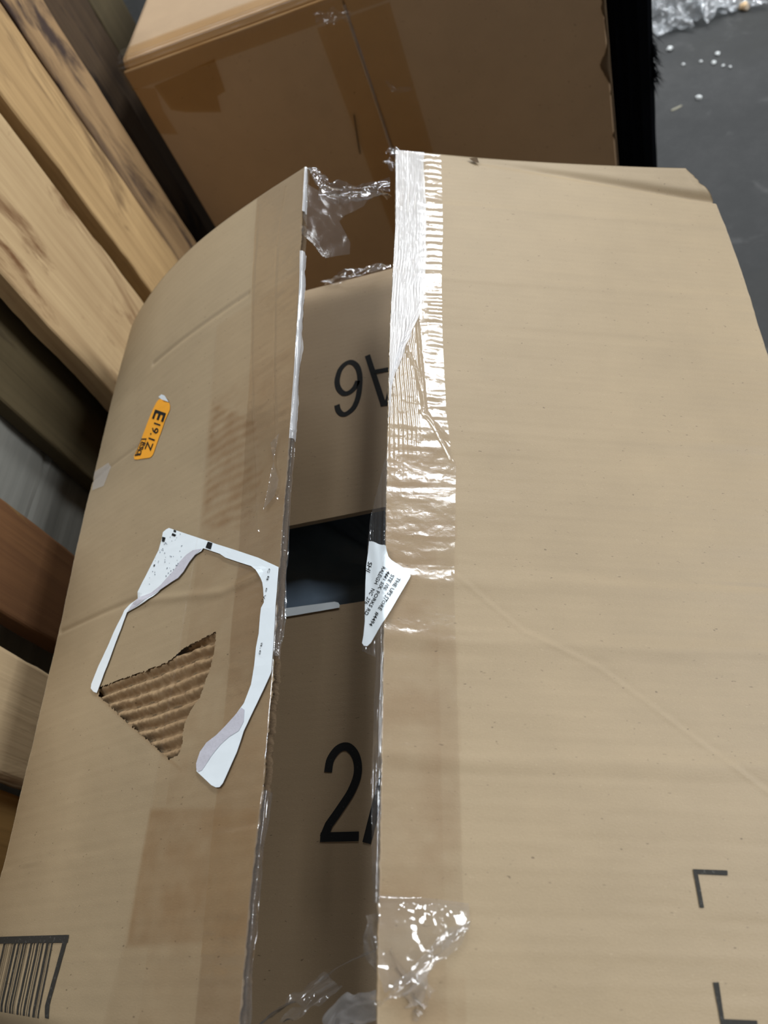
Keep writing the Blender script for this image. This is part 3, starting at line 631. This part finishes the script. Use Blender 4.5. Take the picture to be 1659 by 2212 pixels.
ribbon('tape_strand', [surfR(np.array([.2254]), np.array([-.5585]), np.array([.002]))[0], surfR(np.array([.2400]), np.array([-.570]), np.array([.005]))[0], surfR(np.array([.252]), np.array([-.581]), np.array([.007]))[0], surfR(np.array([.2640]), np.array([-.589]), np.array([.004]))[0]], .007, MT['tape_loose'], FR, .0016, 12)
ribbon('tape_strand', BOT2, .011, MT['tape_fold'], FR, .0015, 4, tw=.5, freq=3)
ribbon('tape_strand', [(.030, -.556, .621), (.032, -.569, .619), (.040, -.580, .617), (.052, -.589, .617)], .014, MT['tape_loose'], FR, .003, 14)
ribbon('tape_strand', [CORN[0], CORN[1], CORN[2]], .006, MT['tape_loose'], FR, .0015, 5, n=40)
ribbon('tape_strand', [CORN[3], CORN[4], (.036, -.02, .622)], .010, MT['tape_loose'], FR, .002, 6, n=40)

# tape on the left flap
U, YY = np.meshgrid(np.linspace(0, 1, 60), np.linspace(-.602, -.003, 600))
S = .2177+(wl(YY)+.0004-.2177)*U
def lines(S, YY):
    d = 0
    for pl in (LSL, LSL2): d = d+.0009*np.exp(-(polydist(S, YY, pl)/.0006)**2)
    return d
base = ldetail(S, YY)
d = base+.0006+lines(S, YY)+.00018*fbm(S*90, YY*160, 101)
obj('packing_tape', surfL(S, YY, d), gridfaces(600, 60), MT['tape_left'], FL, smooth=True, label='clear packing tape along the left slit edge')
U, YY = np.meshgrid(np.linspace(0, 1, 60), np.linspace(-.600, -.128, 480))
L0 = np.interp(YY, [-.5954, -.5656, -.4961, -.321, -.1991, -.1252], [.1502, .1565, .1639, .1755, .1735, .1776])
S = L0+(wl(YY)-.0005-L0)*U
d = ldetail(S, YY)+.0009+.00015*fbm(S*70, YY*120, 102)+.0005*np.exp(-((S-L0)/.0006)**2)
obj('tape_layer', surfL(S, YY, d), gridfaces(480, 60), MT['tape_wet'], FL, smooth=True)
# tape wrapped round the slit edge of the left flap
def wrap(ya, yb, wdt, mat, seed, out=.0012, amp=.0007):
    n = max(24, int(abs(yb-ya)*1100)); m_ = 16
    T, Y = np.meshgrid(np.linspace(0, 1, m_), np.linspace(ya, yb, n))
    th = np.radians(np.interp(Y, *TL)); e = surfL(wl(Y)+0*T, Y, .0012)
    al = np.stack([np.cos(th), 0*th, np.sin(th)], -1); dn = np.stack([np.sin(th), 0*th, -np.cos(th)], -1)
    bulge = out*np.sin(np.pi*np.clip(T*1.2, 0, 1))+amp*1.2*fbm(Y*60, T*3, seed)+amp*2.4*fbm(Y*18, T*5, seed+1, 3)
    wv_ = wdt*(1+.5*fbm(Y*40, Y*0, seed+3))
    Vw = e+al*(bulge+.0004)[..., None]+dn*(T*wv_)[..., None]
    obj('edge_tape', Vw, gridfaces(n, m_), mat, FL, smooth=True)
wrap(-.2818, -.106, .0062, MT['tape_milky_sheen'], 111, .0016, .0002)  # bright reflection along the edge film is put into its white colour
wrap(-.43, -.275, .0060, MT['tape_grey'], 113, .0018, .0005)
wrap(-.603, -.500, .0060, MT['tape_grey'], 115, .0016, .0005)
wrap(-.06, -.004, .0045, MT['tape_milky_sheen'], 117, .0008, .0002)
dispL = lambda s, y: .0016*fbm(s*40, y*40, 121, 3)+.0005*np.abs(np.sin(s*160+5*fbm(y*30, s*30, 122)))
on('tape_shred', HANG1, surfL, 0, MT['tape_shred'], FL, .0022, disp=dispL, label='loose shred of clear tape hanging in the slit')
on('tape_shred', HANG2, surfL, .002, MT['tape_shred'], FL, .0022, disp=dispL)
on('tape_bubble', LEAF, surfL, .0022, MT['tape_loose'], FL, .0016, disp=lambda s, y: .0008*np.abs(fbm(s*140, y*140, 125)))
ribbon('tape_strand', RIB1, .010, MT['tape_loose'], FL, .0018, 2, n=120)
ribbon('tape_strand', RIB1b, .012, MT['tape_loose'], FL, .002, 3, n=120)
ribbon('tape_strand', BOT1, .008, MT['tape_loose'], FL, .0009, 7, tw=.5, freq=3)
ribbon('tape_strand', [(a+.004, b-.003, c-.002) for a, b, c in BOT1[1:]], .006, MT['tape_loose'], FL, .0009, 27, tw=.4, freq=3)
ribbon('tape_strand', BOT1b, .0012, MT['tape_loose'], FL, .0004, 8, tw=.1)
ribbon('tape_strand', FARF, .010, MT['tape_loose'], IF_, .003, 9)

# ------------------------------------------------------------------ black bag inside the box
def pillow(cx_, cy_, cz_, rx, ry, rz, n=60, m_=30, p=.38, seed=1, amp=.012, fq=9):
    A, B = np.meshgrid(np.linspace(0, 2*np.pi, n), np.linspace(-np.pi/2, np.pi/2, m_))
    sg = lambda v: np.sign(v)*np.abs(v)**p
    X = sg(np.cos(B))*sg(np.cos(A)); Y = sg(np.cos(B))*sg(np.sin(A)); Z = sg(np.sin(B))
    h = amp*fbm(X*fq*.5+Z*2+9, Y*fq*.5+Z*2+9, seed)
    k = 1+h/ max(rx, ry)*2
    return np.stack([cx_+rx*X*k, cy_+ry*Y*k, cz_+rz*Z+h*np.abs(Z)], -1).reshape(-1, 3), gridfaces(m_, n)
V, F = pillow(0, -.305, .248, .232, .262, .233, 140, 80, seed=131, amp=.010, fq=26)
V = np.asarray(V); top_ = V[:, 2] > .44
V[top_, 2] += (-.012*np.exp(-((V[top_, 1]+.308)/.012)**2)+.006*np.exp(-((V[top_, 1]+.335)/.016)**2)+.0045*np.sin(V[top_, 0]*260+V[top_, 1]*40)*np.exp(-((V[top_, 1]+.352)/.016)**2))
tag(obj('black_bag', V, F, MT['black_bag'], smooth=True), 'glossy black plastic bag inside the open box, seen through the slit', 'bag')

# ------------------------------------------------------------------ the tall box behind
B2 = empty('cardboard_box', (-0.032, .6, 0), 'tall taped cardboard box standing behind the open box', 'box')
def rbox(name, x0, x1, y0, y1, z0, z1, mat, parent, r, label=None):
    V, F = box(x0, x1, y0, y1, z0, z1); return obj(name, V, F, mat, parent, bevel=r, label=label)
YB = .35
rbox('body', -0.3126, 0.2437, YB+.004, .86, .001, 0.6254, MT['card_back'], B2, .010)
rbox('front_flap', -0.3116, -0.0336, YB, YB+.004, .004, 0.6144, MT['card_back'], B2, .0015)
rbox('front_flap', -0.0312, 0.2427, YB, YB+.004, .004, 0.6144, MT['card_back'], B2, .0015)
# ragged right edge of the front
X, Z = np.meshgrid(np.linspace(0, 1, 8), np.linspace(.10, 0.6194, 240))
rg = .0022+.006*np.clip(fbm(Z*45, Z*0, 141), 0, 1)+.008*np.exp(-((Z-0.4470)/.015)**2)
obj('torn_edge', np.stack([0.2451-rg*X, YB-.0005-.0016*X*(1-X)*4, Z], -1), gridfaces(240, 8, flip=True), MT['card_edge'], B2, smooth=True)
def wall2(a, b, off=0.): return np.stack([a, YB-.0015-off, b], -1)
UPB = (0, -1, 0)
# tape over the long top edge
T, X = np.meshgrid(np.linspace(0, 1, 60), np.linspace(-0.3136, 0.2442, 240))
L_ = T*.066
yb = np.where(L_ < .032, YB+.032-L_, YB-.0012); zb = np.where(L_ < .032, 0.6260, 0.6260-(L_-.032))
rr = .010
a_ = np.clip((L_-.032+rr*.8)/(1.6*rr), 0, 1)
yb = yb+rr*.30*np.sin(np.pi*a_); zb = zb-rr*.30*np.sin(np.pi*a_)
grv = -.0030*np.exp(-((L_-.0445-.003*vnoise(X*14, X*0, 3))/.0022)**2)+.0010*fbm(X*22, T*5, 151)
obj('packing_tape', np.stack([X, yb-grv-.0008, zb+.0008], -1), gridfaces(240, 60, flip=True), MT['tape_tan'], B2, smooth=True, label='amber tape folded over the top edge')
dW = lambda a, b: .0004+.0006*np.abs(fbm(a*60, b*30, 161))
on('packing_tape', [(-0.0702, 0.5900), (0.0170, 0.5900), (0.0170, -0.0092), (-0.0702, -0.0092)], wall2, .0006, MT['tape_tan'], B2, .008, disp=dW, up=UPB, label='amber tape down the front seam')
on('packing_tape', [(-0.2840, 0.5900), (-0.1982, 0.5955), (-0.2044, 0.5577), (-0.2163, 0.5556), (-0.2217, 0.5361), (-0.2650, 0.5500), (-0.2800, 0.5579)], wall2, .0012, MT['tape_tan2'], B2, .01, up=UPB, label='amber tape patch')
on('packing_tape', [(-0.3112, 0.5955), (-0.2841, 0.5873), (-0.2900, 0.5610), (-0.2886, 0.5271), (-0.3112, 0.5351)], wall2, .0010, MT['tape_tan'], B2, .01, up=UPB)
ribbon('seam_tape', [(-0.0323, YB-.004, 0.6036), (-0.0320, YB-.0042, 0.5355), (-0.0331, YB-.004, 0.4402), (-0.0334, YB-.0038, 0.3313)], .0040, MT['tape_loose'], B2, .0010, 17, updir=(0, -1, 0), tw=.1)
ribbon('tape_fold', [(-0.0130, YB-.0045, 0.5110), (-0.0048, YB-.0048, 0.4974), (0.0143, YB-.0045, 0.4933)], .006, MT['tape_shred'], B2, .0015, 18, updir=(0, -1, 0), tw=.1, n=40)
ribbon('tape_fold', [(-0.0674, YB-.0045, 0.5995), (-0.0429, YB-.005, 0.5982), (-0.0293, YB-.005, 0.5900)], .016, MT['tape_shred'], B2, .003, 19, updir=(0, -1, 0), tw=.1, n=50)
strokes_on('ink_scratch', [[(-0.0642, 0.4828), (-0.0674, 0.4675), (-0.0708, 0.4511), (-0.0745, 0.4312)]], .0018, wall2, .0014, MT['card_edge'], B2)

# ------------------------------------------------------------------ black panel with a frayed edge
BP = empty('fabric_panel', (.27, .6, 0), 'black fabric covered panel with a frayed edge standing beside the tall box', 'panel')
Y, Z = np.meshgrid(np.linspace(0, 1, 30), np.linspace(.001, .74, 120))
V = []; F = []
prof = [(.2465, .84), (.2465, .362), (.2540, .3595), (.2590, .3610), (.2650, .3590), (.2730, .3602), (.2790, .3592), (.2900, .361), (.2955, .365), (.2955, .84)]
zz = np.linspace(.001, .74, 90)
R_ = np.array([[(x+.0008*vnoise(np.array(z*30), np.array(i*3.), 5)*(i not in (0, 1)), y+.0008*vnoise(np.array(z*30), np.array(i*3.+1), 6), z) for i, (x, y) in enumerate(prof)]+[(prof[0][0], prof[0][1], z)] for z in zz])
V = R_.reshape(-1, 3); F = gridfaces(len(zz), len(prof)+1)
nP = len(prof)+1; F.append([(len(zz)-1)*nP+i for i in range(nP-1)])
obj('panel_body', V, F, MT['black_cloth'], BP)
V = []; F = []
for k in range(70):
    z = random.choice((random.gauss(0.4416, .006), random.gauss(0.4121, .007), random.gauss(0.4255, .014))); p = np.array([.2952, .363+random.uniform(0, .004), z])
    d = np.array([random.uniform(.35, 1.0), random.uniform(-.3, .3), random.uniform(-1.6, -.4)]); d /= np.linalg.norm(d)
    ln = random.uniform(.008, .021); wd = .0006
    for j in range(4):
        t = j/3; q = p+d*ln*t+np.array([0, 0, -.004*t*t]); V += [q+(wd*(1-t), 0, 0), q+(0, wd*(1-t), 0), q-(wd*(1-t), wd*(1-t), 0)]
    o = len(V)-12
    for j in range(3):
        for i in range(3): F.append([o+3*j+i, o+3*j+(i+1) % 3, o+3*j+3+(i+1) % 3, o+3*j+3+i])
o = obj('frayed_threads', V, F, MT['black_cloth'], BP); o['kind'] = 'stuff'

# ------------------------------------------------------------------ wooden pallet standing on edge at the left
PL = empty('wooden_pallet', (-.40, .15, 0), 'wooden pallet stood on edge, boards upright, left of the open box', 'pallet')
def board(y0, y1, xf, th, mat, z0=0., z1=.80, seed=0, name='deck_board', label=None, rough=.0014, lean=0.):
    """upright board whose face looks to +x; corners eased, edges uneven"""
    nz_ = 60; z = np.linspace(z0, z1, nz_); r = .002
    pr = [(xf-th, y0), (xf-r, y0), (xf-.0005, y0+r*.7), (xf, y0+r*1.6), (xf+.0006, (y0+y1)/2), (xf, y1-r*1.6), (xf-.0005, y1-r*.7), (xf-r, y1), (xf-th, y1)]
    V = []
    for i, (x, y) in enumerate(pr):
        e = 1 if y < (y0+y1)/2 else -1
        V.append(np.stack([x+.0005*fbm(z*40, z*0+i, seed), y+lean*(z-.5)+rough*2*fbm(z*16, z*0+(3 if e > 0 else 8), seed+1)+rough*.5*fbm(z*120, z*0+i, seed+2), z], -1))
    n = len(pr); V = np.stack(V, 1); F = gridfaces(nz_, n)
    i = np.arange(nz_)*n
    F += np.stack([i[:-1]+n-1, i[:-1], i[1:], i[1:]+n-1], -1).tolist() if False else [[int(a+n-1), int(a), int(b), int(b+n-1)][::-1] for a, b in zip(i[:-1], i[1:])]
    F.append([int((nz_-1)*n+k) for k in range(n)]); F.append(list(range(n))[::-1])
    V = V.reshape(-1, 3)
    return obj(name, V, F, mat, PL, label=label)
WD = dict(
 a1=wood('wood_grey_tan', (112, 86, 60), (190, 156, 112), (66, 52, 46), .55, 3.1),
 a2=wood('wood_yellow', (146, 116, 78), (216, 180, 128), (92, 68, 46), .555, 8.4),
 b=wood('wood_pale', (160, 130, 94), (212, 184, 140), (116, 82, 52), .575, 14.2, contrast=1.0),
 dark=wood('wood_dark', (46, 34, 24), (84, 66, 46), (34, 24, 18), .55, 21.),
 olive=wood('wood_olive', (66, 57, 38), (92, 80, 56), (50, 40, 28), .62, 27.),
 brown=wood('wood_brown', (74, 46, 28), (120, 84, 52), (128, 104, 62), .58, 33.),
 stained=wood('wood_stained', (176, 150, 116), (216, 190, 150), (116, 80, 48), .55, 39.),
 tan=wood('wood_tan', (140, 106, 60), (180, 140, 84), (80, 58, 36), .60, 45.),
 grey=wood('wood_grey', (112, 112, 106), (146, 144, 136), (88, 88, 84), .60, 51., 'Y'))
board(.2475, .322, -.3355, .022, WD['a1'], seed=1, label='grey brown board with dark stains')
board(.1500, .2462, -.3340, .022, WD['a2'], seed=2, lean=-.03, label='yellowish board')
board(-.0300, .1270, -.3370, .022, WD['b'], seed=3, label='pale board with brown knot stains')
board(-.105, .075, -.378, .018, WD['olive'], seed=4)
board(-.3120, -.2200, -.345, .020, WD['brown'], seed=5)
board(-.4370, -.3430, -.3380, .020, WD['stained'], seed=6)
board(-.560, -.4440, -.352, .020, WD['tan'], seed=7)
board(.335, .425, -.362, .020, WD['dark'], seed=8)
board(.400, .560, -.405, .020, WD['dark'], seed=9, rough=.004)
board(.585, .690, -.415, .020, WD['olive'], seed=10)
def crossb(z0, z1):
    A, Z = np.meshgrid(np.linspace(-.60, .30, 160), np.linspace(z0, z1, 60))
    x = -.4005+.0012*fbm(A*6, Z*120, 171)-.004*np.exp(-((fbm(Z*0+A*2, Z*0, 175)*.0+Z-.478-.012*np.sin(A*9))/.0016)**2)-.004*np.exp(-((Z-.470-.010*np.sin(A*9+.3))/.0012)**2)
    t = np.stack([x, A, Z], -1); b = t.copy(); b[..., 0] = -.455
    V, F = slab(t, b); return obj('cross_board', V, F, WD['grey'], PL, label='weathered grey cross board behind the gap')
crossb(.28, .62)
V, F = box(-.455, -.4115, -.60, .72, .004, .09); obj('cross_board', V, F, WD['grey'], PL)
V, F = box(-.455, -.4115, -.60, .72, .70, .79); obj('cross_board', V, F, WD['grey'], PL)

# ------------------------------------------------------------------ litter on the floor
n = 70
A, B = np.meshgrid(np.linspace(-1, 1, n), np.linspace(-1, 1, n))
rad = np.clip(np.hypot(A, B), 0, 1.4)
X = .525+.105*A*(1+.25*fbm(A*3+5, B*3+5, 181))+.02*fbm(A*6, B*6, 182); Y = 1.31+.115*B*(1+.25*fbm(A*3, B*3, 183))+.02*fbm(A*6, B*6, 184)
Z = .003+.075*np.clip(1-rad**2, 0, 1)*(.7+.9*np.abs(fbm(A*4+3, B*4+3, 185)))+.028*np.abs(fbm(A*9, B*9, 186))
tag(obj('plastic_bag', np.stack([X-.525, Y-1.31, Z], -1)+np.array([.525, 1.31, 0]), gridfaces(n, n), MT['bag_film'], smooth=True, loc=(.525, 1.31, 0)), 'crumpled clear plastic bag lying on the grey concrete floor', 'bag')
def crumb(x, y, r, label, name='white_crumb', mat='crumb', group='white crumbs on the concrete floor', cat='crumb', sq=.6):
    bm = bmesh.new(); bmesh.ops.create_icosphere(bm, subdivisions=2, radius=r)
    for v in bm.verts:
        k = 1+random.uniform(-.25, .25); v.co = Vector((v.co.x*k, v.co.y*k, max(v.co.z*sq*k, -r*sq*.8)))
    zmin = min(v.co.z for v in bm.verts)
    V = np.array([(v.co.x+x, v.co.y+y, v.co.z-zmin+.0002) for v in bm.verts]); F = [[q.index for q in f.verts] for f in bm.faces]; bm.free()
    return tag(obj(name, V, F, MT[mat], loc=(x, y, 0)), label, cat, group)
G = 'white crumbs on the concrete floor'
for (x, y), r, lb in zip(DEB, (.0062, .0046, .0046, .0028, .0030, .0030, .0034, .0056),
    ('white crumb on the floor nearest the top of the frayed black panel', 'upper bright white crumb of the pair below the plastic bag', 'lower bright white crumb of the pair below the plastic bag',
     'tiny pale crumb just right of the bright pair', 'tiny pale crumb farthest right in the scatter below the plastic bag', 'faint grey crumb left of the bright pair', 'faint grey crumb midway between panel and bright pair', 'brightest lone white crumb near the pale splinter')):
    crumb(x, y, r, lb)
crumb(.6118, 1.2095, .0090, 'peach coloured foam bit on the floor right of the plastic bag', 'foam_bit', 'peach', None, 'foam', .9)
a = np.array([.4114, .9232]); b = np.array([.4330, .9300]); d = b-a; d /= np.linalg.norm(d); nn = np.array([-d[1], d[0]])
pts = []
for t, wv_ in ((0, .0016), (.3, .0024), (.7, .0021), (1, .0010)):
    for s_, z in ((-1, .0003), (1, .0003), (.6, .0020), (-.6, .0018)): c = a+(b-a)*t+nn*s_*wv_; pts.append((c[0], c[1], z))
F = []
for j in range(3):
    for i in range(4): F.append([4*j+i, 4*j+(i+1) % 4, 4*j+4+(i+1) % 4, 4*j+4+i])
F += [[3, 2, 1, 0], [12, 13, 14, 15]]
tag(obj('wood_splinter', pts, F, MT['straw'], loc=(.42, .926, 0)), 'pale wood splinter lying on the concrete floor', 'splinter')
